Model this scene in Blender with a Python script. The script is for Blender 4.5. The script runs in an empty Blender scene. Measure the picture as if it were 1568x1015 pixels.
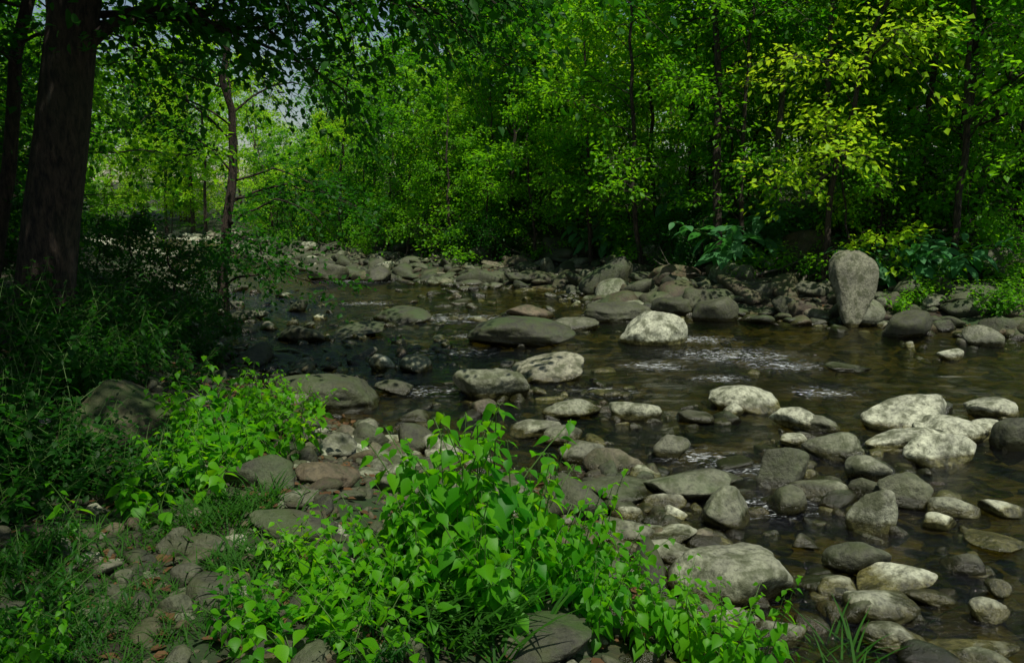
import bpy, bmesh, math, random
import numpy as np
from mathutils import Vector, Matrix
rng=np.random.default_rng(11)
sc=bpy.context.scene
# ------------------------------------------------------------------ noise
def _h(ix,iy,iz,seed):
    n=(ix.astype(np.uint32)*np.uint32(374761393)+iy.astype(np.uint32)*np.uint32(668265263)+iz.astype(np.uint32)*np.uint32(2246822519)+np.uint32(seed*3266489917 & 0xffffffff))
    n=(n^(n>>np.uint32(13)))*np.uint32(1274126177)
    n=(n^(n>>np.uint32(16)))*np.uint32(2654435761)
    n=n^(n>>np.uint32(15))
    return n.astype(np.float64)/4294967295.0*2-1
def vn(p,seed=0):
    i=np.floor(p).astype(np.int64); f=p-i; f=f*f*(3-2*f); r=0
    for a in (0,1):
        for b in (0,1):
            for c in (0,1):
                w=(f[...,0] if a else 1-f[...,0])*(f[...,1] if b else 1-f[...,1])*(f[...,2] if c else 1-f[...,2])
                r=r+w*_h(i[...,0]+a,i[...,1]+b,i[...,2]+c,seed)
    return r
def fbm(p,seed=0,o=4):
    r=0;a=1.0;t=0
    for k in range(o):
        r=r+a*vn(p*(2**k)+k*13.7,seed+k); t+=a; a*=0.5
    return r/t
def fbm2(x,y,s,seed=0,o=4):
    return fbm(np.stack([x*s,y*s,np.zeros_like(x)],-1),seed,o)
def sm(x): 
    x=np.clip(x,0,1); return x*x*(3-2*x)
# ------------------------------------------------------------------ terrain
near=[(5,-60),(4,-15),(2.4,-3),(1.45,2.5),(1.5,4.6),(0.9,6.6),(-0.7,7.5),(-1.5,9.2),(-3.2,11.2),(-5.6,16),(-7.9,21),(-14,33),(-25,50),(-42,61),(-90,74)]
far=[(-90,90),(-40,74),(-21,58),(-12,38),(-4.2,26),(0.3,23.5),(2.6,19.3),(5,17),(8.8,14),(13,9.5),(18,0),(20,-15),(20,-60)]
poly=np.array(near+far,float)
A=poly; B=np.roll(poly,-1,0); nn=len(near)
CAM_H=2.3; F=1230.0; TH=math.radians(8.65)
def onwater(u,v):
    a=(u-784)/F; b=(507.5-v)/F; t=CAM_H/(math.sin(TH)-b*math.cos(TH)); return a*t,(math.cos(TH)+b*math.sin(TH))*t
# stone bars (photo survey): u,v,spread,count,size
cl=[(840,600,80,100,.08),(500,530,110,80,.10),(600,500,110,80,.10),(1290,740,110,90,.08),(1400,680,110,34,.08),(950,740,110,150,.07),(1010,830,110,190,.06),(600,720,90,110,.08),(900,470,120,60,.13),(700,440,90,50,.14),(1330,920,80,40,.07),(550,565,90,70,.085),(1200,690,60,34,.075),(960,640,70,34,.065),(430,470,80,44,.12),(1520,640,50,14,.08),(1100,880,90,100,.06),(1480,860,70,16,.07),(760,590,110,60,.085),(680,550,100,50,.085),(1060,640,60,16,.065)]
bars=[(*onwater(u,v),u,sp_) for u,v,sp_,n,r in cl]
def river(x,y):
    x=np.asarray(x,float).ravel(); y=np.asarray(y,float).ravel()
    dn=np.full(x.shape,1e9); df=np.full(x.shape,1e9); ins=np.zeros(x.shape,bool)
    for k in range(len(A)):
        a=A[k]; b=B[k]; d=b-a
        t=np.clip(((x-a[0])*d[0]+(y-a[1])*d[1])/(d@d),0,1)
        q=np.hypot(x-a[0]-t*d[0],y-a[1]-t*d[1])
        if k<nn-1: dn=np.minimum(dn,q)
        elif k>=nn and k<len(A)-1: df=np.minimum(df,q)
        c=((a[1]>y)!=(b[1]>y))
        with np.errstate(divide='ignore',invalid='ignore'):
            xi=(b[0]-a[0])*(y-a[1])/((b[1]-a[1]) if b[1]!=a[1] else 1e-9)+a[0]
        ins^=(c&(x<xi))
    return dn,df,ins
def height(x,y):
    sh=np.shape(x); x=np.asarray(x,float).ravel(); y=np.asarray(y,float).ravel()
    dn,df,ins=river(x,y)
    wob=fbm2(x,y,0.8,3)*0.35
    d=np.minimum(dn,df)
    inside=-(0.06+0.22*sm(d/1.6))+fbm2(x,y,1.3,5)*0.10
    sho=np.zeros_like(x)
    for bx,by,u,sp_ in bars:
        r=sp_*by/F*.7; sho=np.maximum(sho,np.exp(-((x-bx)/r)**2-((y-by)/(r*1.1))**2))
    inside=np.minimum(inside+.08*sho,0.0)
    dd=dn+wob*np.clip(dn,0,1)
    zn=-0.05+0.5*sm(dd/2.6)+0.02*np.clip(dd-2,0,40)+0.4*sm((-x-2.5)/4)*sm((dd-0.4)/2.0)+0.07*fbm2(x,y,1.4,9)
    dd=df+wob*np.clip(df,0,1)
    st=0.3+0.7*sm((x+2)/6)
    zf=-0.05+0.45*sm(dd/2.2)+1.5*st*sm((dd-1.5)/6)+0.1*np.clip(dd-6,0,70)+0.16*fbm2(x,y,0.7,19)*sm(dd)
    z=np.where(ins,inside,np.where(dn<df,zn,zf))
    return z.reshape(sh)
# ground survey: photo measurement -> point on the real ground / water surface
def ground(u,v):
    a=(u-784)/F; b=(507.5-v)/F
    d=np.array([a,math.cos(TH)+b*math.sin(TH),b*math.cos(TH)-math.sin(TH)])
    t=np.concatenate([np.linspace(1,12,500),np.linspace(12.03,90,1000)])
    p=d[None]*t[:,None]; z=np.maximum(height(p[:,0],p[:,1]),0)
    k=np.argmax(CAM_H+p[:,2]<=z)
    if k==0: k=len(t)-1
    return np.array([p[k,0],p[k,1],z[k]]),t[k]
# ------------------------------------------------------------------ mesh builder
class MB:
    def __init__(s): s.V=[];s.F=[];s.M=[];s.C=[];s.n=0
    def add(s,V,Fc,mat=0,col=(0.5,0.5,0.5)):
        V=np.asarray(V,float).reshape(-1,3); Fc=np.asarray(Fc,int)
        s.V.append(V); s.F.append(Fc+s.n); s.M.append(np.full(len(Fc),mat))
        c=np.asarray(col,float)
        if c.ndim==1: c=np.tile(c,(len(V),1))
        s.C.append(c); s.n+=len(V)
    def mesh(s,name,mats,smooth=True):
        V=np.concatenate(s.V); C=np.concatenate(s.C)
        me=bpy.data.meshes.new(name)
        me.vertices.add(len(V)); me.vertices.foreach_set('co',V.ravel())
        loops=np.concatenate([f.ravel() for f in s.F]); ls=[];o=0
        for f in s.F:
            k=f.shape[1]; ls.append(o+np.arange(len(f))*k); o+=f.size
        ls=np.concatenate(ls)
        me.loops.add(len(loops)); me.loops.foreach_set('vertex_index',loops.astype(np.int32))
        me.polygons.add(len(ls)); me.polygons.foreach_set('loop_start',ls.astype(np.int32))
        me.polygons.foreach_set('material_index',np.concatenate(s.M).astype(np.int32))
        me.update(calc_edges=True)
        me.polygons.foreach_set('use_smooth',np.full(len(ls),smooth))
        at=me.attributes.new('tone','FLOAT_COLOR','POINT')
        at.data.foreach_set('color',np.concatenate([C,np.ones((len(C),1))],1).ravel())
        for m in mats: me.materials.append(m)
        return me
def obj(name,me,loc=(0,0,0),rz=0,scale=1):
    o=bpy.data.objects.new(name,me); sc.collection.objects.link(o)
    o.location=[float(q) for q in loc]; o.rotation_euler=(0,0,rz)
    o.scale=(scale,)*3 if np.isscalar(scale) else scale
    return o
def nrm(v): return v/np.maximum(np.linalg.norm(v,axis=-1,keepdims=True),1e-9)
def tube(P,R,k=6):
    P=np.asarray(P,float); R=np.asarray(R,float)
    T=nrm(np.gradient(P,axis=0)); ref=np.array([1.0,0.13,0.07]) if abs(T[0,2])>0.7 else np.array([0,0,1.0])
    U=nrm(np.cross(T,ref)); W=np.cross(T,U)
    a=np.arange(k)*2*math.pi/k
    V=P[:,None]+R[:,None,None]*(np.cos(a)[None,:,None]*U[:,None]+np.sin(a)[None,:,None]*W[:,None])
    i=np.arange(len(P)-1)[:,None]*k; j=np.arange(k)[None]; j2=(j+1)%k
    Fc=np.stack([i+j,i+j2,i+k+j2,i+k+j],-1).reshape(-1,4)
    return V.reshape(-1,3),Fc
# leaf templates (along, side, normal)
T_S=(np.array([(0,0,0),(.45,.34,.07),(1,0,-.12),(.45,-.34,.07)]),[(0,1,2),(0,2,3)])
T_M=(np.array([(0,0,0),(.22,.24,.05),(.55,.29,.04),(1,0,-.16),(.55,-.29,.04),(.22,-.24,.05),(.5,0,-.02)]),
     [(0,1,6),(1,2,6),(2,3,6),(3,4,6),(4,5,6),(5,0,6)])
def _ov(ws,curl,fold):
    t=np.linspace(0,1,len(ws)); V=[];Fc=[]
    for i,(a,w) in enumerate(zip(t,ws)):
        z=-curl*a*a
        V+= [(a,w,z+fold*w),(a,0,z),(a,-w,z+fold*w)]
    for i in range(len(ws)-1):
        b=i*3; Fc+=[(b,b+1,b+4,b+3),(b+1,b+2,b+5,b+4)]
    return np.array(V),Fc
T_O=_ov([.01,.22,.33,.34,.27,.16,.06,.004],.30,.25)
T_N=_ov([.01,.10,.14,.13,.08,.003],.35,.3)
T_G=_ov([.012,.014,.012,.008,.001],.45,.2)
def leaves(mb,P,D,N,L,tpl,mat,tone=None,wid=1.0):
    P=np.asarray(P);n=len(P)
    if n==0: return
    D=nrm(D); S=nrm(np.cross(N,D)); N=np.cross(D,S)
    tv=tpl[0]; L=np.asarray(L)[:,None,None]
    V=P[:,None]+L*(tv[None,:,0:1]*D[:,None]+wid*tv[None,:,1:2]*S[:,None]+tv[None,:,2:3]*N[:,None])
    Fc=np.array(tpl[1]); m=len(tv)
    Fa=(Fc[None]+(np.arange(n)*m)[:,None,None]).reshape(-1,Fc.shape[1])
    if tone is None: tone=rng.random(n)
    c=np.stack([tone,rng.random(n),rng.random(n)],1)
    mb.add(V.reshape(-1,3),Fa,mat,np.repeat(c,m,0))
# ------------------------------------------------------------------ materials
def newmat(name):
    m=bpy.data.materials.new(name); m.use_nodes=True; nt=m.node_tree; nt.nodes.clear()
    out=nt.nodes.new('ShaderNodeOutputMaterial')
    def N(t,**k):
        n=nt.nodes.new(t)
        for a,b in k.items():
            if a.startswith('i_'): n.inputs[a[2:].replace('_',' ')].default_value=b
            else: setattr(n,a,b)
        return n
    def L(a,b): nt.links.new(a,b)
    return m,N,L,out
def ramp(N,L,src,stops):
    r=N('ShaderNodeValToRGB'); e=r.color_ramp.elements
    while len(e)<len(stops): e.new(0.5)
    for q,(p,c) in zip(e,stops):
        q.position=p; q.color=(c if len(c)==4 else (*c,1)) if not np.isscalar(c) else (c,c,c,1)
    L(src,r.inputs[0]); return r.outputs[0]
def mixc(N,L,fac,a,b,mode='MIX'):
    m=N('ShaderNodeMix',data_type='RGBA',blend_type=mode)
    for s,i in ((fac,0),(a,6),(b,7)):
        if hasattr(s,'links'): L(s,m.inputs[i])
        elif i==0: m.inputs[0].default_value=s
        else: m.inputs[i].default_value=(*s,1)
    return m.outputs[2]
def math_(N,L,op,a,b=0.5):
    m=N('ShaderNodeMath',operation=op)
    for s,i in ((a,0),(b,1)):
        if hasattr(s,'links'): L(s,m.inputs[i])
        else: m.inputs[i].default_value=s
    return m.outputs[0]
def leafmat(name,d0,d1,t0,t1,tf=0.5,rough=0.5):
    m,N,L,out=newmat(name)
    at=N('ShaderNodeAttribute',attribute_name='tone'); sp=N('ShaderNodeSeparateColor'); L(at.outputs['Color'],sp.inputs[0])
    oi=N('ShaderNodeObjectInfo')
    f=math_(N,L,'ADD',math_(N,L,'MULTIPLY',sp.outputs[0],0.5),math_(N,L,'MULTIPLY',oi.outputs['Random'],0.5))
    dc=mixc(N,L,f,d0,d1); tc=mixc(N,L,f,t0,t1)
    b=N('ShaderNodeBsdfPrincipled'); L(dc,b.inputs['Base Color']); b.inputs['Roughness'].default_value=rough
    b.inputs['Specular IOR Level'].default_value=0.2
    t=N('ShaderNodeBsdfTranslucent'); L(tc,t.inputs[0])
    mx=N('ShaderNodeMixShader'); mx.inputs[0].default_value=tf
    L(b.outputs[0],mx.inputs[1]); L(t.outputs[0],mx.inputs[2]); L(mx.outputs[0],out.inputs[0])
    return m
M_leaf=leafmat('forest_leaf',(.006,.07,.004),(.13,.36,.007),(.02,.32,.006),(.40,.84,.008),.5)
M_yel=leafmat('sunlit_leaf',(.04,.26,.006),(.36,.57,.012),(.15,.6,.01),(.8,.98,.03),.5)  # sunlight put into the colour: brighter, yellower version of the forest leaf
M_dark=leafmat('dark_leaf',(.005,.038,.004),(.020,.11,.005),(.012,.15,.006),(.08,.34,.006),.42)  # dark green undergrowth, and canopy shade put into the tree leaf colour
M_fg=leafmat('bright_leaf',(.008,.12,.004),(.12,.36,.006),(.04,.47,.005),(.40,.84,.006),.5,.45)
M_blue=leafmat('sumac_leaf',(.04,.15,.05),(.08,.24,.08),(.05,.3,.04),(.12,.45,.06),.4)
M_grass=leafmat('grass_blade',(.008,.06,.005),(.035,.12,.008),(.03,.22,.008),(.10,.34,.008),.4,.7)
M_litter=leafmat('dry_leaf',(.05,.025,.012),(.15,.085,.035),(.1,.05,.01),(.2,.12,.03),.15,.8)
def barkmat(name,c0,c1):
    m,N,L,out=newmat(name)
    g=N('ShaderNodeTexCoord'); mp=N('ShaderNodeMapping'); mp.inputs['Scale'].default_value=(9,9,2.6); L(g.outputs['Object'],mp.inputs[0])
    n=N('ShaderNodeTexNoise',i_Scale=2.2,i_Detail=12.0,i_Roughness=0.72); L(mp.outputs[0],n.inputs[0])
    n2=N('ShaderNodeTexNoise',i_Scale=0.9,i_Detail=3.0); L(g.outputs['Object'],n2.inputs[0])
    c=ramp(N,L,n.outputs[0],[(.40,c0),(.60,c1)])
    c=mixc(N,L,ramp(N,L,n2.outputs[0],[(.5,0),(.7,.5)]),c,(.035,.05,.02))
    b=N('ShaderNodeBsdfPrincipled',i_Roughness=.9); L(c,b.inputs['Base Color'])
    bp=N('ShaderNodeBump',i_Strength=1.0,i_Distance=.11); L(n.outputs[0],bp.inputs['Height']); L(bp.outputs[0],b.inputs['Normal'])
    L(b.outputs[0],out.inputs[0]); return m
M_bark=barkmat('bark',(.008,.006,.004),(.075,.052,.034))
M_pale=barkmat('pale_bark',(.07,.06,.045),(.22,.20,.15))
M_stem,N,L,out=newmat('green_stem')
b=N('ShaderNodeBsdfPrincipled',i_Roughness=.6); b.inputs['Base Color'].default_value=(.06,.13,.02,1); L(b.outputs[0],out.inputs[0])
# rock
M_rock,N,L,out=newmat('river_rock')
at=N('ShaderNodeAttribute',attribute_name='tone'); sp=N('ShaderNodeSeparateColor'); L(at.outputs['Color'],sp.inputs[0])
g=N('ShaderNodeNewGeometry'); ps=N('ShaderNodeSeparateXYZ'); L(g.outputs['Position'],ps.inputs[0]); ns=N('ShaderNodeSeparateXYZ'); L(g.outputs['Normal'],ns.inputs[0])
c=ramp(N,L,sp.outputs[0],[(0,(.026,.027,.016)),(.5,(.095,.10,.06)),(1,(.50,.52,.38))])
c=mixc(N,L,ramp(N,L,sp.outputs[1],[(.6,0),(1,.65)]),c,(.14,.09,.05))
n1=N('ShaderNodeTexNoise',i_Scale=2.2,i_Detail=6.0,i_Roughness=.6); L(g.outputs['Position'],n1.inputs[0])
n2=N('ShaderNodeTexNoise',i_Scale=26.0,i_Detail=6.0,i_Roughness=.7); L(g.outputs['Position'],n2.inputs[0])
n3=N('ShaderNodeTexNoise',i_Scale=6.0,i_Detail=6.0,i_Roughness=.65); L(g.outputs['Position'],n3.inputs[0])
c=mixc(N,L,1.0,c,ramp(N,L,n1.outputs[0],[(.3,.4),(.7,1.3)]),'MULTIPLY')
c=mixc(N,L,1.0,c,ramp(N,L,n2.outputs[0],[(.32,.3),(.5,.92),(.72,1.35)]),'MULTIPLY')
c=mixc(N,L,ramp(N,L,n3.outputs[0],[(.47,0),(.6,.8)]),c,(.042,.050,.016))
ms=math_(N,L,'MULTIPLY',ramp(N,L,n1.outputs[0],[(.42,0),(.55,1)]),math_(N,L,'MULTIPLY',sp.outputs[2],math_(N,L,'MAXIMUM',ns.outputs[2],0.0)))
c=mixc(N,L,ms,c,(.03,.065,.008))
wz=math_(N,L,'ADD',ps.outputs[2],math_(N,L,'MULTIPLY',n3.outputs[0],-.14))
wet=N('ShaderNodeMapRange'); wet.inputs[1].default_value=-.01; wet.inputs[2].default_value=.03; L(wz,wet.inputs[0])
c=mixc(N,L,wet.outputs[0],mixc(N,L,1.0,c,(.30,.27,.13),'MULTIPLY'),c)
b=N('ShaderNodeBsdfPrincipled'); L(c,b.inputs['Base Color'])
rr=N('ShaderNodeMapRange'); rr.inputs[3].default_value=.25; rr.inputs[4].default_value=.7; L(wet.outputs[0],rr.inputs[0]); L(rr.outputs[0],b.inputs['Roughness'])
bp=N('ShaderNodeBump',i_Strength=.7,i_Distance=.025); L(math_(N,L,'ADD',n2.outputs[0],math_(N,L,'MULTIPLY',n3.outputs[0],2.0)),bp.inputs['Height']); L(bp.outputs[0],b.inputs['Normal'])
L(b.outputs[0],out.inputs[0])
# ground
M_ground,N,L,out=newmat('forest_floor')
g=N('ShaderNodeNewGeometry'); ps=N('ShaderNodeSeparateXYZ'); L(g.outputs['Position'],ps.inputs[0])
n1=N('ShaderNodeTexNoise',i_Scale=1.4,i_Detail=8.0,i_Roughness=.65); L(g.outputs['Position'],n1.inputs[0])
n2=N('ShaderNodeTexNoise',i_Scale=22.0,i_Detail=6.0,i_Roughness=.7); L(g.outputs['Position'],n2.inputs[0])
vo=N('ShaderNodeTexVoronoi',i_Scale=11.0); L(g.outputs['Position'],vo.inputs['Vector'])
vs=N('ShaderNodeSeparateColor'); L(vo.outputs['Color'],vs.inputs[0])
soil=ramp(N,L,n2.outputs[0],[(.3,(.010,.008,.005)),(.55,(.03,.022,.012)),(.8,(.07,.05,.028))])
soil=mixc(N,L,ramp(N,L,n1.outputs[0],[(.42,0),(.58,.9)]),soil,(.015,.045,.006))
bed=ramp(N,L,vs.outputs[0],[(0,(.04,.036,.012)),(.5,(.10,.085,.026)),(1,(.19,.155,.055))])
bed=mixc(N,L,1.0,bed,ramp(N,L,n1.outputs[0],[(.3,.4),(.7,1.2)]),'MULTIPLY')
k=N('ShaderNodeMapRange'); k.inputs[1].default_value=-.02; k.inputs[2].default_value=.08; L(ps.outputs[2],k.inputs[0])
c=mixc(N,L,k.outputs[0],bed,soil)
b=N('ShaderNodeBsdfPrincipled',i_Roughness=.95); L(c,b.inputs['Base Color'])
bp=N('ShaderNodeBump',i_Strength=.8,i_Distance=.04); L(math_(N,L,'ADD',n2.outputs[0],vo.outputs['Distance']),bp.inputs['Height']); L(bp.outputs[0],b.inputs['Normal'])
L(b.outputs[0],out.inputs[0])
# water
M_water,N,L,out=newmat('creek_water')
g=N('ShaderNodeNewGeometry'); at=N('ShaderNodeAttribute',attribute_name='tone'); sp=N('ShaderNodeSeparateColor'); L(at.outputs['Color'],sp.inputs[0])
mp=N('ShaderNodeMapping'); mp.inputs['Rotation'].default_value=(0,0,math.radians(-35)); mp.inputs['Scale'].default_value=(1.0,2.6,1); L(g.outputs['Position'],mp.inputs[0])
n1=N('ShaderNodeTexNoise',i_Scale=2.3,i_Detail=4.0,i_Roughness=.6,i_Distortion=.6); L(mp.outputs[0],n1.inputs[0])
n2=N('ShaderNodeTexNoise',i_Scale=9.0,i_Detail=4.0,i_Roughness=.65,i_Distortion=1.0); L(mp.outputs[0],n2.inputs[0])
hh=math_(N,L,'ADD',n1.outputs[0],math_(N,L,'MULTIPLY',n2.outputs[0],math_(N,L,'ADD',math_(N,L,'MULTIPLY',sp.outputs[0],1.5),.35)))
bp=N('ShaderNodeBump',i_Strength=.85,i_Distance=.06); L(hh,bp.inputs['Height'])
fr=N('ShaderNodeFresnel',i_IOR=1.40); L(bp.outputs[0],fr.inputs['Normal'])
gl=N('ShaderNodeBsdfGlossy',i_Roughness=.04); gl.inputs[0].default_value=(1,1,1,1); L(bp.outputs[0],gl.inputs['Normal'])
tr=N('ShaderNodeBsdfTransparent'); tr.inputs[0].default_value=(.48,.46,.19,1)
mx=N('ShaderNodeMixShader'); L(fr.outputs[0],mx.inputs[0]); L(tr.outputs[0],mx.inputs[1]); L(gl.outputs[0],mx.inputs[2])
fo=N('ShaderNodeBsdfDiffuse'); fo.inputs[0].default_value=(.75,.8,.8,1); 
n3=N('ShaderNodeTexNoise',i_Scale=7.0,i_Detail=7.0,i_Roughness=.75,i_Distortion=1.5); L(mp.outputs[0],n3.inputs[0])
ff=ramp(N,L,math_(N,L,'ADD',n3.outputs[0],math_(N,L,'MULTIPLY',sp.outputs[0],.13)),[(.645,0),(.76,.85)])
mx2=N('ShaderNodeMixShader'); L(math_(N,L,'MULTIPLY',ff,ramp(N,L,sp.outputs[0],[(.2,0),(.75,1)])),mx2.inputs[0]); L(mx.outputs[0],mx2.inputs[1]); L(fo.outputs[0],mx2.inputs[2])
L(mx2.outputs[0],out.inputs[0])
# ------------------------------------------------------------------ ground + water sheets
def seg(*s):
    r=[]
    for a,b,st in s: r.append(np.arange(a,b,st))
    return np.concatenate(r+[np.array([s[-1][1]])])
def grid(xs,ys,zf):
    X,Y=np.meshgrid(xs,ys); Z=zf(X,Y)
    V=np.stack([X,Y,Z],-1).reshape(-1,3); w=len(xs)
    i=(np.arange(len(ys)-1)[:,None]*w+np.arange(w-1)[None]).ravel()
    return V,np.stack([i,i+1,i+w+1,i+w],1)
xs=seg((-400,-40,24),(-40,-9,.7),(-9,10,.11),(10,32,.6),(32,400,24)); ys=seg((-60,-2,3),(-2,20,.11),(20,62,.6),(62,400,18))
V,Fc=grid(xs,ys,height); mb=MB(); mb.add(V,Fc); obj('ground',mb.mesh('ground',[M_ground]))
rif=[(550,430,1.2),(700,488,1.0),(735,515,.5),(690,540,.6),(1120,545,1.0),(1070,520,.6),(1000,560,.5),(1100,580,.4),(1170,775,.35),(560,465,.6),(1290,690,.3),(1070,700,.35),(1160,720,.35),(1260,600,.4),(930,600,.35),(1200,560,.6),(650,600,.4)]
def wz(X,Y): return .012*fbm2(X+Y*.4,Y*1.8,1.1,31)+.006*fbm2(X,Y*2,3.5,37)
xs=seg((-95,-10,.8),(-10,10,.1),(10,24,.4)); ys=seg((-50,-1,2),(-1,26,.1),(26,96,.8))
V,Fc=grid(xs,ys,wz); rm=np.zeros(len(V))
for u,v,s in rif:
    p,_=ground(u,v); rm=np.maximum(rm,np.exp(-(((V[:,0]-p[0])/(s*1.4))**2+((V[:,1]-p[1])/s)**2)))
V[:,2]+=rm*.04*fbm2(V[:,0],V[:,1]*1.6,3.2,41)
mb=MB(); mb.add(V,Fc,0,np.stack([rm,rm,rm],1)); obj('creek_water',mb.mesh('creek_water',[M_water]))
# ------------------------------------------------------------------ rocks
def ico(n):
    bm=bmesh.new(); bmesh.ops.create_icosphere(bm,subdivisions=n,radius=1); bm.verts.ensure_lookup_table()
    V=np.array([v.co[:] for v in bm.verts]); Fc=np.array([[v.index for v in f.verts] for f in bm.faces]); bm.free(); return nrm(V),Fc
I3=ico(3); I4=ico(4); I5=ico(5)
def rockshape(D,seed):
    r=np.random.default_rng(seed); k=r.uniform(8,20)
    P=nrm(r.normal(size=(11,3))); d=r.uniform(.6,1.1,11)
    q=(np.maximum(D@P.T,0)/d)**k
    R=(q.sum(1)+.80**k)**(-1/k)
    R=R/R.mean()*(1+.12*fbm(D*1.6+seed*3.1,seed)+.05*fbm(D*5+seed,seed+5))
    return D*R[:,None]
def add_rock(u,v,w,h,tone=.6,br=.3,moss=0.15,seed=0,name='river_rock'):
    p,D=ground(u,v); dist=D
    rx=w/2*D/F*1.0; ry=rx*rng.uniform(.6,.9); phi=math.atan2(CAM_H-p[2],np.hypot(p[0],p[1]))
    H=h*D/F; q=(H*.58)**2-(ry*math.sin(phi))**2
    rz=max(math.sqrt(max(q,0)),.33*H,.2*rx)
    ic=I5 if w>75 else I4
    V=rockshape(ic[0],seed)*np.array([rx,ry,rz])
    a=rng.uniform(-.25,.25); ca,sa=math.cos(a),math.sin(a)
    V=V@np.array([[ca,sa,0],[-sa,ca,0],[0,0,1]])
    t=rng.uniform(-.14,.14); ct,st=math.cos(t),math.sin(t)
    V=V@np.array([[ct,0,st],[0,1,0],[-st,0,ct]])
    mb=MB(); mb.add(V,ic[1],0,(tone,br,moss))
    dr=nrm(np.array([p[0],p[1]])); c=np.array([p[0],p[1]])+dr*ry*.75
    obj(name,mb.mesh(name,[M_rock]),(c[0],c[1],max(p[2],0)+rz*.45))
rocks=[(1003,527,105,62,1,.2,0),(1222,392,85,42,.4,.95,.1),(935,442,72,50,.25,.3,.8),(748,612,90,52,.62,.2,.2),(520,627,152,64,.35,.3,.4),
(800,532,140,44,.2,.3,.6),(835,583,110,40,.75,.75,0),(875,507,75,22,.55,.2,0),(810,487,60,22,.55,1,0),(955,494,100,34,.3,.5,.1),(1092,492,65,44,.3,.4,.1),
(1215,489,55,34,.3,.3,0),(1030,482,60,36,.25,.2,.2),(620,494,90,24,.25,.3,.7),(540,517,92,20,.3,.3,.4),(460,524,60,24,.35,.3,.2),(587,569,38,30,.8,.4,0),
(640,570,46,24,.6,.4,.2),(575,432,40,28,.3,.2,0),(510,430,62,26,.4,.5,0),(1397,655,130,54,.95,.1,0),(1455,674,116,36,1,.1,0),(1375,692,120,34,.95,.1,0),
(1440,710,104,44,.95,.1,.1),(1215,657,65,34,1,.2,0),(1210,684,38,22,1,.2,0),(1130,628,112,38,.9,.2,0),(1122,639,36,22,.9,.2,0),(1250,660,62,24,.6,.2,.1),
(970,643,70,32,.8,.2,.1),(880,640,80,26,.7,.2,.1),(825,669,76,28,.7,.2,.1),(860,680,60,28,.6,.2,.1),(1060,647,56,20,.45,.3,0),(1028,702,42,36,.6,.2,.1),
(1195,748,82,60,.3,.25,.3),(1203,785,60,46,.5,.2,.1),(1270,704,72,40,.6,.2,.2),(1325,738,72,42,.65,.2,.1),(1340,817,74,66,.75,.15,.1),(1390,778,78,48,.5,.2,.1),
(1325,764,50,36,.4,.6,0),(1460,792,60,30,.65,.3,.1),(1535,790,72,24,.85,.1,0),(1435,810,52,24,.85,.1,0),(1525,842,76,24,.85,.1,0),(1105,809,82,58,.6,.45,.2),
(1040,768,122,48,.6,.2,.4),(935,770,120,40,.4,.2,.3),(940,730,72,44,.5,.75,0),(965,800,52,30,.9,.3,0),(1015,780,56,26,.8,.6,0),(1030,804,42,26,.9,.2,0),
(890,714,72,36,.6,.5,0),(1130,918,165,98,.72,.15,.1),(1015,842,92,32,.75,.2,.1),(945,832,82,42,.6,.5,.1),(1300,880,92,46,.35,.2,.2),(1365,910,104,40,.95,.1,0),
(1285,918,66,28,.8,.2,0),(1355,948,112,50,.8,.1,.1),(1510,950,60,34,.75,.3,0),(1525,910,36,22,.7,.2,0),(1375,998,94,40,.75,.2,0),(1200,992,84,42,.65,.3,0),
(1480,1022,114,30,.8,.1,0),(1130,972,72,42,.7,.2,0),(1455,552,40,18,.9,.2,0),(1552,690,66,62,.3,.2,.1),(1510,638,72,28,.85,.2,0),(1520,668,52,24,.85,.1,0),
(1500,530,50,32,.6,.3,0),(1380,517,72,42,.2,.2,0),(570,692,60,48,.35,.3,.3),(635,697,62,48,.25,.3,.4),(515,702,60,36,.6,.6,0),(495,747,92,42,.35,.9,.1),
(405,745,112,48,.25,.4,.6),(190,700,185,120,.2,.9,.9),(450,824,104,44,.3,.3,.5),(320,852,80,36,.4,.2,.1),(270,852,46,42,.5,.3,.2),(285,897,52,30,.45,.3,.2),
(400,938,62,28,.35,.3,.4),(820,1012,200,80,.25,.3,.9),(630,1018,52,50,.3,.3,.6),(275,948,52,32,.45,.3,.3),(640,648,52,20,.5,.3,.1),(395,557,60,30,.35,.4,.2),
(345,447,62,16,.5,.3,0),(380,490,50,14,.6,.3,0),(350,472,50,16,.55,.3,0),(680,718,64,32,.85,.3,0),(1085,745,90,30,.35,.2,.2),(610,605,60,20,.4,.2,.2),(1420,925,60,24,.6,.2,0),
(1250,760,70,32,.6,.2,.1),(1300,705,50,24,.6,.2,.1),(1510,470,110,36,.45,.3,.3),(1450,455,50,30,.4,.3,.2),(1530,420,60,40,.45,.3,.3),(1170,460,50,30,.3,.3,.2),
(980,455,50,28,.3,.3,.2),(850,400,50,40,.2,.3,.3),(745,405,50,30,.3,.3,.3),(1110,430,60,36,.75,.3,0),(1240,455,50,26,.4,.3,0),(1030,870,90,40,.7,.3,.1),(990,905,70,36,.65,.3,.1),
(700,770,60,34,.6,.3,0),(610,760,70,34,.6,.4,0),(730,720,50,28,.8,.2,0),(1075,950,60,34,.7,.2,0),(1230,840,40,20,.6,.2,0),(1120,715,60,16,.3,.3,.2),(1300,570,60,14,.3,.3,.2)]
for i,r in enumerate(rocks):
    add_rock(*r,seed=100+i,name='boulder' if r[2]*r[3]>4200 else 'river_rock')
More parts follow.
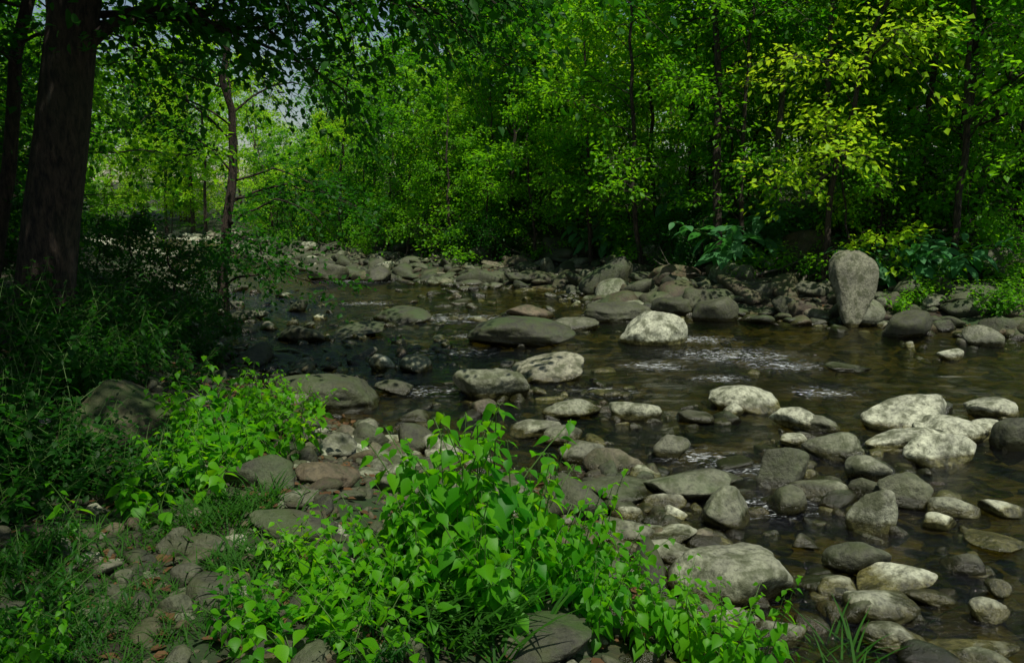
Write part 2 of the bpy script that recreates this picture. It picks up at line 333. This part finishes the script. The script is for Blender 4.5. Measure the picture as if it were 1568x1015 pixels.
# upright slab: rounded block, broad at the top and narrow at the foot
p,D=ground(1312,502); ws=84*D/F/2; hs=116*D/F/2
Dv=I5[0]; R=(np.abs(Dv)**3.2).sum(1)**(-1/3.2); V=Dv*R[:,None]*(1+.16*fbm(Dv*1.5,77)+.05*fbm(Dv*6,78))[:,None]
V[:,:2]*=(.70+.42*V[:,2:3]); V[:,2]-=.22*V[:,0]**2; V=V*np.array([ws*.95,ws*.55,hs*1.08]); t=.12; V=V@np.array([[math.cos(t),0,-math.sin(t)],[0,1,0],[math.sin(t),0,math.cos(t)]])
V[:,1]+=V[:,2]*.25
mb=MB(); mb.add(V,I5[1],0,(.66,.70,.2)); obj('standing_boulder',mb.mesh('standing_boulder',[M_rock]),(p[0],p[1]+.3,p[2]+hs*.93),.15)
# scattered stones: one mass
shapes=[rockshape(I3[0],900+i) for i in range(24)]
def scatter_mesh(name,X,Y,R,tone,moss=.25,sink=.35,flat=(.28,.75),zmin=-9):
    mb=MB(); n=len(X); Z=np.maximum(height(X,Y),zmin); ids=rng.integers(0,24,n)
    for s in range(24):
        m=np.where(ids==s)[0]; 
        if len(m)==0: continue
        k=len(m); sca=np.stack([R[m]*rng.uniform(.85,1.6,k),R[m]*rng.uniform(.6,1.0,k),R[m]*rng.uniform(*flat,k)],1)
        V=shapes[s][None]*sca[:,None]; a=rng.uniform(0,6.28,k); t=rng.normal(0,.25,k)
        x=V[...,0]*np.cos(t)[:,None]-V[...,2]*np.sin(t)[:,None]; z=V[...,0]*np.sin(t)[:,None]+V[...,2]*np.cos(t)[:,None]; y=V[...,1]
        V=np.stack([x*np.cos(a)[:,None]-y*np.sin(a)[:,None]+X[m][:,None],x*np.sin(a)[:,None]+y*np.cos(a)[:,None]+Y[m][:,None],z+(Z[m]+sca[:,2]*sink)[:,None]],-1)
        nv=V.shape[1]; Fa=(I3[1][None]+(np.arange(k)*nv)[:,None,None]).reshape(-1,3)
        col=np.stack([np.clip(tone[m],0,1),rng.random(k)**1.1,np.full(k,moss)],1)
        mb.add(V.reshape(-1,3),Fa,0,np.repeat(col,nv,0))
    return obj(name,mb.mesh(name,[M_rock]))
# far bank
def samp(n,x0,x1,y0,y1): return rng.uniform(x0,x1,n),rng.uniform(y0,y1,n)
X,Y=samp(60000,-26,16,10,62); dn,df,ins=river(X,Y); 
s=np.where(ins,-df,df); keep=(df<dn)&(s>-.5)&(s<4.2)&(rng.random(len(X))<np.where(s<2.2,.45,.2))
X,Y=X[keep],Y[keep]; R=np.clip(rng.lognormal(-2.0,.55,len(X)),.06,.5)
scatter_mesh('far_bank_stones',X,Y,R,rng.normal(.32,.25,len(X)),.5)  # low mean tone puts the far bank's shade into the stone colour
X,Y=samp(26000,-24,4,.8,50); dn,df,ins=river(X,Y)
s=np.where(ins,-dn,dn); keep=(dn<df)&(s>-.4)&(s<1.4)&(rng.random(len(X))<.6)
X,Y=X[keep],Y[keep]; R=np.clip(rng.lognormal(-2.55,.5,len(X)),.035,.24)
scatter_mesh('near_bank_stones',X,Y,R,rng.normal(.45,.27,len(X)),.35)
X,Y=samp(1800,-36,-14,36,72); dn,df,ins=river(X,Y); k=(np.minimum(dn,df)<1.6); X,Y=X[k],Y[k]
scatter_mesh('upstream_stones',X,Y,np.clip(rng.lognormal(-1.5,.4,len(X)),.1,.45),rng.normal(.9,.15,len(X)),0)
# bars in the river
X=[];Y=[];R=[]
for u,v,sp_,n,r in cl:
    for _ in range(n):
        x,y=onwater(u+rng.normal(0,sp_*.55),min(v+rng.normal(0,sp_*.25),1040)); X.append(x);Y.append(y);R.append(min(r*rng.lognormal(-.2,.45),r*1.9))
X2,Y2=samp(700,-5,9,3,20); dn,df,ins=river(X2,Y2); k=ins&(fbm2(X2,Y2,.6,55)>.06); X2,Y2=X2[k],Y2[k]
X=np.concatenate([X,X2]);Y=np.concatenate([Y,Y2]);R=np.concatenate([R,np.clip(rng.lognormal(-2.7,.4,len(X2)),.04,.13)])
scatter_mesh('river_stones',X,Y,R,rng.normal(.5,.3,len(X)),.35,sink=.42,zmin=-.05)
# submerged bed stones and small gravel
X,Y=samp(4500,-10,11,2,24); dn,df,ins=river(X,Y); X,Y=X[ins],Y[ins]
scatter_mesh('bed_stones',X,Y,np.clip(rng.lognormal(-2.3,.45,len(X)),.04,.2),rng.normal(.58,.22,len(X)),.0,sink=.0,flat=(.25,.4))
X,Y=samp(5200,-5,1.6,1.6,8); dn,df,ins=river(X,Y); k=(~ins)&((fbm2(X,Y,.9,77)>-.05)|(dn<1.6)); X,Y=X[k],Y[k]
scatter_mesh('gravel',X,Y,np.clip(rng.lognormal(-3.5,.5,len(X)),.012,.12),rng.normal(.35,.22,len(X)),.2)
# leaf litter
X,Y=samp(9000,-9,2,1.5,14); dn,df,ins=river(X,Y); X,Y=X[~ins],Y[~ins]; n=len(X); Z=height(X,Y)+.015
X2,Y2=samp(14000,-14,16,14,40); dn,df,ins=river(X2,Y2); k=(~ins)&(df<dn)&(df>1.0); X2,Y2=X2[k],Y2[k]; Z2=height(X2,Y2)+.02
X=np.concatenate([X,X2]);Y=np.concatenate([Y,Y2]);Z=np.concatenate([Z,Z2]); n=len(X)
a=rng.uniform(0,6.28,n); mb=MB()
leaves(mb,np.stack([X,Y,Z],1),np.stack([np.cos(a),np.sin(a),rng.normal(0,.15,n)],1),np.array([0,0,1.])+rng.normal(0,.25,(n,3)),rng.uniform(.05,.11,n),T_M,0)
obj('leaf_litter',mb.mesh('leaf_litter',[M_litter]))
# ------------------------------------------------------------------ trees
def tree_mesh(name,seed,H,r0,cb,R,nl,nt,nlv,LL,lean=(0,0),bark=M_bark,leaf=M_leaf,tpl=T_S,droop=.15,bias=None,wob_=.012,extra=()):
    global rng
    keep=rng; rng=np.random.default_rng(seed); r=rng; mb=MB()
    n=16; t=np.linspace(0,1,n)
    wob=np.cumsum(r.normal(0,wob_*H,(n,2)),0)*t[:,None]**.5*.7
    P=np.stack([lean[0]*t*H+wob[:,0],lean[1]*t*H+wob[:,1],t*H-.25],1)
    Rr=r0*(1-t)**.75+.012; Rr[0]*=1.3
    v,f=tube(P,Rr,14); 
    mb.add(v,f,0)
    jobs=[]
    for i in range(nl):
        fr=cb+(1-cb)*((i+r.random())/nl)**.9
        az=r.uniform(0,6.28)
        if bias is not None and r.random()<bias[1]: az=bias[0]+r.normal(0,.7)
        g=(fr-cb)/(1-cb); ln=R*(.55+.75*math.sin(math.pi*min(1,g*.8+.2)))*r.uniform(.5,1.15)*(1-.35*g)
        jobs.append((fr,az,ln,r.uniform(.1,1.1)+.3*g,g,nt,.45,r0*.24*(1-g*.6)))
    for (fr,az,ln,up,ntw) in extra: jobs.append((fr,az,ln,up,.3,ntw,1.0,.045))
    for fr,az,ln,up,g,ntt,cu,rl in jobs:
        p0=np.array([np.interp(fr,t,P[:,k]) for k in range(3)])
        d=np.array([math.cos(az),math.sin(az),0]); s=np.linspace(0,1,7)
        pts=p0+d*(s*ln)[:,None]+np.array([0,0,1.])*(ln*(up*s-(up*cu+droop*(.4 if cu==1 else 1))*s**2.2))[:,None]+r.normal(0,.05*ln,(7,3))*s[:,None]*(.5 if cu==1 else 1)
        v,f=tube(pts,rl*(1-s)**.8+.005,5); mb.add(v,f,0)
        lt=r.random()
        for j in range(ntt):
            tt=.15+.85*(j+r.random())/ntt; q=np.array([np.interp(tt,s,pts[:,k]) for k in range(3)])
            sd=1 if j%2 else -1; an=az+sd*r.uniform(.2,1.7); tl=min(ln,3.2)*r.uniform(.15,.42)*(1.15-.5*tt)+.2
            td=np.array([math.cos(an),math.sin(an),r.normal(0.1,.5)])
            ss=np.linspace(0,1,4); tp=q+td*(ss*tl)[:,None]-np.array([0,0,1.])*(droop*tl*ss**2)[:,None]
            v,f=tube(tp,.005*(1-ss)+.0025,3); mb.add(v,f,0)
            m=nlv; u=r.uniform(.1,1.1,m); c=q+td*(u*tl)[:,None]-np.array([0,0,1.])*(droop*tl*u**2)[:,None]+r.normal(0,.13,(m,3))*np.array([1,1,.7])
            side=np.where(np.arange(m)%2,1,-1)[:,None]*np.array([-math.sin(an),math.cos(an),0])
            D=td*.6+side*r.uniform(.2,1.1,(m,1))+np.stack([r.normal(0,.5,m),r.normal(0,.5,m),r.normal(-.35,.4,m)],1)
            N=np.array([0,0,1.])+r.normal(0,.5,(m,3))
            base=r.random()*.5+lt*.5
            leaves(mb,c,D,N,LL*r.uniform(.55,1.2,m),tpl,1,np.clip(base*.7+r.random(m)*.3,0,1))
    rng=keep
    return mb.mesh(name,[bark,leaf])
V_tall=[tree_mesh('tall_tree_mesh',20+i,13+i,.13,.15,3.6,26,14,24,.2,(.02*(i-1),-.01)) for i in range(2)]
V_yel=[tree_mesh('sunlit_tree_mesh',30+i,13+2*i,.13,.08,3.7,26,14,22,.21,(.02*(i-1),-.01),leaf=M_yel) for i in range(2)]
V_mid=[tree_mesh('mid_tree_mesh',40+i,8+i,.07,.1,2.7,20,12,20,.165,(-.05,-.04),wob_=.02) for i in range(4)]
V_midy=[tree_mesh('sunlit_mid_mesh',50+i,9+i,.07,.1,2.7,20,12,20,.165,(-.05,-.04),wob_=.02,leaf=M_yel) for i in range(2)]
V_low=[tree_mesh('sapling_mesh',60+i,3.6+.6*i,.03,.08,1.6,16,9,18,.13,(.03*i,0),droop=.2,wob_=.03) for i in range(3)]
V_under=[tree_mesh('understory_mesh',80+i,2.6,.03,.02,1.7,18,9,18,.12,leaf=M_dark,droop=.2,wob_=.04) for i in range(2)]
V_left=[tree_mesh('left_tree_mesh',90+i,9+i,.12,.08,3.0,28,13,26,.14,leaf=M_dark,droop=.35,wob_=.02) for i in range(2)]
V_high=[tree_mesh('added_shade_tree_mesh',96,13,.18,.42,3.9,28,15,28,.19,leaf=M_dark,droop=.15)]
def place(name,meshes,pts,smin,smax):
    for (x,y) in pts:
        z=float(height(np.array([x]),np.array([y]))[0]); obj(name,meshes[rng.integers(len(meshes))],(x,y,z),rng.uniform(0,6.28),rng.uniform(smin,smax))
def pick(n,x0,x1,y0,y1,cond,space):
    out=[]
    for _ in range(n*30):
        if len(out)>=n: break
        x,y=rng.uniform(x0,x1),rng.uniform(y0,y1)
        if any((x-a)**2+(y-b)**2<space**2 for a,b in out): continue
        dn,df,ins=river([x],[y])
        if cond(x,y,dn[0],df[0],ins[0]): out.append((x,y))
    return out
vis=lambda x,y: y>0 and abs(x/y)<.78
clear=lambda x,y: -.165<x/y<-.10     # a break in the canopy where the sky shows
place('forest_tree',V_tall,pick(20,-30,34,12,45,lambda x,y,dn,df,i:(not i) and df<dn and df>5.5 and vis(x,y) and not clear(x,y),4.2),.8,1.15)
place('forest_tree',V_yel,pick(50,-60,34,18,90,lambda x,y,dn,df,i:(not i) and df<dn and df>7 and vis(x,y) and not (clear(x,y) and y<60),4.0),.85,1.3)
place('forest_tree',V_mid+V_midy[:1],pick(60,-30,22,12,60,lambda x,y,dn,df,i:(not i) and df<dn and 2.2<df<13 and vis(x,y) and not (clear(x,y) and df>6),2.4),.65,1.1)
place('sapling',V_low,pick(45,-28,18,12,60,lambda x,y,dn,df,i:(not i) and df<dn and 2.2<df<8 and vis(x,y),1.3),.6,1.2)
place('shrub',V_under,pick(50,-28,18,12,58,lambda x,y,dn,df,i:(not i) and df<dn and 3.0<df<12 and vis(x,y),1.1),.4,.8)
gap=lambda x,y: 15<y<60 and -.54<x/y<-.42
place('forest_tree',V_tall+V_yel,pick(28,-70,-8,14,66,lambda x,y,dn,df,i:(not i) and dn<df and dn>3.5 and not gap(x,y),3.8),.8,1.15)
place('forest_tree',V_mid,pick(18,-34,-6,13,55,lambda x,y,dn,df,i:(not i) and dn<df and dn>2 and not gap(x,y),2.6),.7,1.0)
place('shrub',V_under,pick(32,-26,-5,10,45,lambda x,y,dn,df,i:(not i) and dn<df and dn>1.2 and not gap(x,y),1.2),.4,.8)
place('riverside_tree',V_left,[(-9.6,13),(-6.6,18.2),(-12.5,17),(-14.5,21),(-8.9,10.5),(-12,12),(-15.5,25)],.75,1.0)
place('shrub',V_under,[(-5.2,12.2),(-6.4,13.2),(-7.6,14.5),(-6.9,11.6)],.5,.65)
place('forest_tree',V_yel,[(-29,68),(-33,72.5),(-37,76),(-41,79),(-45,82),(-50,83),(-56,86),(-26,66),(-31,77),(-40,86),(-48,90),(-35,82),(-24,63.5),(-54,92),(-29,73)],.9,1.35)
place('shrub',V_mid,[(-28,66.5),(-31,69.5),(-35,73),(-39,76),(-43,78.5),(-25,64)],.35,.55)
place('forest_tree',V_yel,[(10.5,23),(15.5,25),(6,27),(1.5,31),(-3,33)],.8,1.0)
# trees beside and behind the viewpoint
place('forest_tree',V_tall,[(-10,2),(-6,-4.5),(-1,-10),(-12,-3),(-14,8),(6,-10)],.85,1.05)
place('added_shade_tree',V_high,[(-6.8,4.4),(-4.3,.2),(-3.2,-3.0),(-9.2,6.8),(-7.2,0.2),(-5.9,7.0),(-3.8,2.5),(-9.5,3.8)],.9,1.05)  # added, mostly out of view, to cast shade on the left bank and trunk
# big leaning tree on the left bank
TX,TY=-5.75,9.6
zt=float(height(np.array([TX]),np.array([TY]))[0])
obj('leaning_tree',tree_mesh('leaning_tree',7,13,.33,.25,4.2,30,14,24,.13,(.2,.0),leaf=M_dark,tpl=T_M,droop=.45,bias=(.5,.3),wob_=.004,
  extra=[(.33,-.35,3.6,.22,26),(.36,-.1,4.6,.25,32),(.34,.2,5.0,.25,34),(.38,.5,4.6,.2,30),(.30,.9,4.0,.3,24),(.35,-.7,2.6,.2,18),(.29,.35,3.2,.25,24),
   (.40,-.15,5.6,.16,44),(.41,.12,5.8,.14,44),(.40,.4,5.6,.15,42),(.37,.02,4.6,.2,36),(.39,.7,5.0,.15,34),(.38,.28,5.2,.18,40)]),(TX,TY,zt))
obj('slender_tree',tree_mesh('slender_tree',9,11,.09,.3,3.0,24,11,22,.13,(.22,.02),leaf=M_dark,tpl=T_M,droop=.3),(TX-1.2,TY+.9,zt))
# slim visible trunks on far bank
for (u,v,h,r,bk,cb,ln) in [(1100,418,12,.11,M_bark,.38,(-.03,0)),(1255,365,12,.09,M_pale,.42,(-.01,0)),(785,385,11,.07,M_bark,.3,(0,0)),(1180,370,12,.09,M_pale,.35,(0,0)),(905,405,9,.05,M_bark,.25,(-.03,0)),(1405,370,11,.08,M_bark,.35,(.03,0))]:
    p,_=ground(u,v); obj('slim_tree',tree_mesh('slim_tree',int(u),h,r,cb,2.6,22,12,20,.16,ln,bark=bk,wob_=.008),p)
# ------------------------------------------------------------------ herb / shrub plants
def stem_plant(name,seed,ns,h,spread,LL,tpl,leaf,pairs=8,wid=1.0,base=.15,droop=.35):
    global rng
    keep=rng; rng=np.random.default_rng(seed); r=rng; mb=MB()
    for i in range(ns):
        az=r.uniform(0,6.28); hh=h*r.uniform(.5,1.0); le=spread*r.uniform(.1,1)
        b=np.array([r.normal(0,base),r.normal(0,base),-.03]); s=np.linspace(0,1,7); d=np.array([math.cos(az),math.sin(az),0])
        pts=b+d*(le*s**1.6)[:,None]+np.array([0,0,1.])*(hh*(s-.18*le*s**2))[:,None]
        v,f=tube(pts,.0045*(h/.9)*(1-s*.7)+.0008,5); mb.add(v,f,0)
        P=[];D=[];N=[];L_=[]
        for j in range(pairs):
            tt=.22+.78*(j/(pairs-1)); q=np.array([np.interp(tt,s,pts[:,k]) for k in range(3)])
            pa=az+j*1.57+r.normal(0,.3); sz=LL*(1.0-.55*max(0,(tt-.6)/.4))*r.uniform(.7,1.15)
            for sgn in (0,math.pi):
                a=pa+sgn+r.normal(0,.15); dv=np.array([math.cos(a),math.sin(a),0])
                D.append(dv+np.array([0,0,r.normal(.25-droop-(1-tt)*.5,.25)])); P.append(q+dv*sz*.25); L_.append(sz)
                N.append(np.array([0,0,1.])+r.normal(0,.28,3))
                v,f=tube(np.array([q,q+dv*sz*.14+[0,0,.01],q+dv*sz*.27]),[.0016*(h/.9)]*3,3); mb.add(v,f,0)
        base_t=r.random(); leaves(mb,np.array(P),np.array(D),np.array(N),np.array(L_),tpl,1,np.clip(base_t*.6+r.random(len(P))*.4,0,1),wid)
    rng=keep
    return mb.mesh(name,[M_stem,leaf])
W=[stem_plant('leafy_plant_mesh',200+i,8,1.08,.6,.165,T_O,M_fg,8,.95,.12,.65) for i in range(4)]
W2=[stem_plant('small_leafy_mesh',210+i,8,.5,.35,.1,T_O,M_fg,6) for i in range(2)]
W3=[stem_plant('dark_herb_mesh',220+i,16,.8,.6,.1,T_M,M_dark,9) for i in range(2)]
W4=[stem_plant('fern_mesh',230+i,14,.7,.8,.12,T_N,M_dark,14) for i in range(2)]
W5=[stem_plant('bank_herb_mesh',240+i,14,.7,.6,.11,T_M,M_leaf,8) for i in range(2)]
def put(name,meshes,lst):
    for u,v,s in lst:
        p,_=ground(u,v); obj(name,meshes[rng.integers(len(meshes))],p,rng.uniform(0,6.28),s)
put('leafy_plant',W,[(735,900,1.1),(690,920,.95),(780,925,.9),(640,940,.65),(850,945,.75),(745,965,.7),(560,950,.5),(910,985,.6),(820,890,.8),(990,1000,.55),(1060,1030,.6),(1150,1050,.6),(890,900,.75),(700,880,1.05),(600,900,.6),(940,930,.6)])
put('small_leafy_plant',W2,[(520,960,.9),(430,1000,.9),(470,985,.8),(1120,1020,.9),(380,985,.7),(590,1010,.9),(360,730,1.2),(420,700,1.1),(330,700,1.4),(450,660,1.1),(300,760,1.1),(240,800,1.0),(380,690,1.3),(500,900,.9),(450,880,.7)])
put('leafy_plant',W,[(340,690,.8),(390,670,.7),(300,700,.75),(430,640,.55),(280,740,.5),(480,640,.4)])
put('dark_herb',W3,[(40,700,1.1),(100,760,.7),(180,770,.6),(30,800,.8),(120,620,1.1),(60,620,1.3),(230,770,.6),(0,740,1.1),(240,560,1.2),(170,540,1.3),(110,560,1.3),(280,520,1.0),(330,560,.8),(200,590,.9),(20,560,1.4),(60,520,1.4),(290,600,.8),(150,590,1.0),(260,720,.6),(140,740,.7),(70,740,.9),(210,740,.6),(110,720,.8),(350,520,.9),(320,480,1.1),(300,500,1.1)])
put('fern',W4,[(220,520,1.2),(260,500,1.1),(150,510,1.5),(290,540,.9),(80,860,.5),(60,990,.5),(20,940,.6),(130,1000,.3),(180,560,1.2),(560,1010,.4)])
put('bank_herb',W5,[(1500,470,1.0),(1520,490,1.1),(1130,440,1.0),(610,385,1.6),(1150,425,1.3),(640,380,1.6),(1440,430,1.4),(1540,440,1.5),(1480,420,1.4),(1200,420,1.3),(1400,470,.9),(1030,420,1.2),(960,410,1.2),(700,395,1.4),(560,385,1.6),(820,400,1.3),(1560,480,1.2),(1240,425,1.0),(440,380,1.8),(500,380,1.8),(1370,480,.8),(1420,450,1.2),(1550,465,1.2)])
put('small_leafy_plant',W2,[(605,525,.35)])
put('leafy_plant',W,[(30,1010,.3),(75,1030,.35)])
# sumac-like plants on the right bank
Sm=stem_plant('sumac_mesh',300,9,1.5,1.5,.42,T_N,M_blue,9,1.9,.2,.3)
p,_=ground(1390,440); obj('sumac_shrub',Sm,p,.3,1.15); p,_=ground(1300,412); obj('sumac_shrub',Sm,p,2.3,.75); p,_=ground(1450,430); obj('sumac_shrub',Sm,p,4,.9)
for u,v,s in [(1120,410,1.7),(1090,390,1.9),(940,390,1.2)]:
    p,_=ground(u,v); obj('sumac_shrub',Sm,p,u,s)
# grass
mb=MB()
for u,v,sp_,n,l in [(320,800,60,400,.18),(380,870,60,400,.18),(700,960,70,500,.35),(100,960,150,1600,.11),(260,960,120,800,.10),(60,880,100,700,.14),(450,900,70,300,.14),(620,930,50,250,.3),(1400,900,12,40,.25),(240,820,50,200,.14),(400,780,50,200,.18),(1300,1010,60,50,.25)]:
    c,D=ground(u,v); r=sp_*D/F
    X=rng.normal(c[0],r*.6,n); Y=rng.normal(c[1],r*.8,n); P=np.stack([X,Y,height(X,Y)-.01],1)
    a=rng.uniform(0,6.28,n); D_=np.stack([np.cos(a)*.6,np.sin(a)*.6,np.ones(n)],1); Nn=np.stack([-np.cos(a),-np.sin(a),np.full(n,.45)],1)
    leaves(mb,P,D_,Nn,l*rng.uniform(.5,1.3,n),T_G,0,wid=1.8)
obj('grass',mb.mesh('grass',[M_grass]))
# driftwood branches on far bank
for u,v,l,a,e in [(1150,415,2.6,.3,.28),(1200,420,2.2,.5,.25),(1060,430,1.8,2.8,.3),(1380,400,2.0,.2,.3),(820,400,2.0,2.6,.3),(640,395,2.5,.4,.2),(540,390,2.6,2.9,.2),(1250,430,1.5,.8,.2)]:
    p,_=ground(u,v); s=np.linspace(0,1,9); d=np.array([math.cos(a),math.sin(a)*.4,e]); mb=MB()
    pts=p+np.array([0,0,.15])+d*((s-.4)*l)[:,None]+rng.normal(0,.04,(9,3)); v_,f_=tube(pts-p,.03*(1-s)+.008,6); mb.add(v_,f_,0)
    for k in (3,5,6):
        dd=nrm(d+rng.normal(0,.6,3)); q=pts[k]-p+dd*(np.linspace(0,1,4)*.6)[:,None]; v_,f_=tube(q,[.012,.009,.006,.003],4); mb.add(v_,f_,0)
    obj('driftwood_branch',mb.mesh('driftwood_branch',[M_pale]),p)
# ------------------------------------------------------------------ light
el=math.radians(66); az=math.radians(152)   # azimuth measured from +Y towards +X
sd=Vector((math.sin(az)*math.cos(el),math.cos(az)*math.cos(el),math.sin(el)))
w=bpy.data.worlds.new('World'); sc.world=w; w.use_nodes=True; nt=w.node_tree; bg=nt.nodes['Background']
sky=nt.nodes.new('ShaderNodeTexSky'); sky.sky_type='NISHITA'; sky.sun_disc=False; sky.sun_elevation=el; sky.sun_rotation=az; sky.dust_density=1.0; sky.air_density=1.3; sky.ozone_density=.3
nt.links.new(sky.outputs[0],bg.inputs[0]); bg.inputs[1].default_value=.075
ld=bpy.data.lights.new('sun','SUN'); ld.energy=5; ld.angle=math.radians(.5); ld.color=(1,.96,.83)
lo=bpy.data.objects.new('sun',ld); sc.collection.objects.link(lo); lo.rotation_euler=sd.to_track_quat('Z','Y').to_euler()
cd=bpy.data.cameras.new('camera'); co=bpy.data.objects.new('camera',cd); sc.collection.objects.link(co)
cd.sensor_width=36; cd.lens=F/1568*36; cd.clip_end=2000; cd.clip_start=.05
co.location=(0,0,CAM_H); co.rotation_euler=(math.pi/2-TH,0,0); sc.camera=co
sc.view_settings.view_transform='Standard'; sc.view_settings.look='None'; sc.view_settings.exposure=0
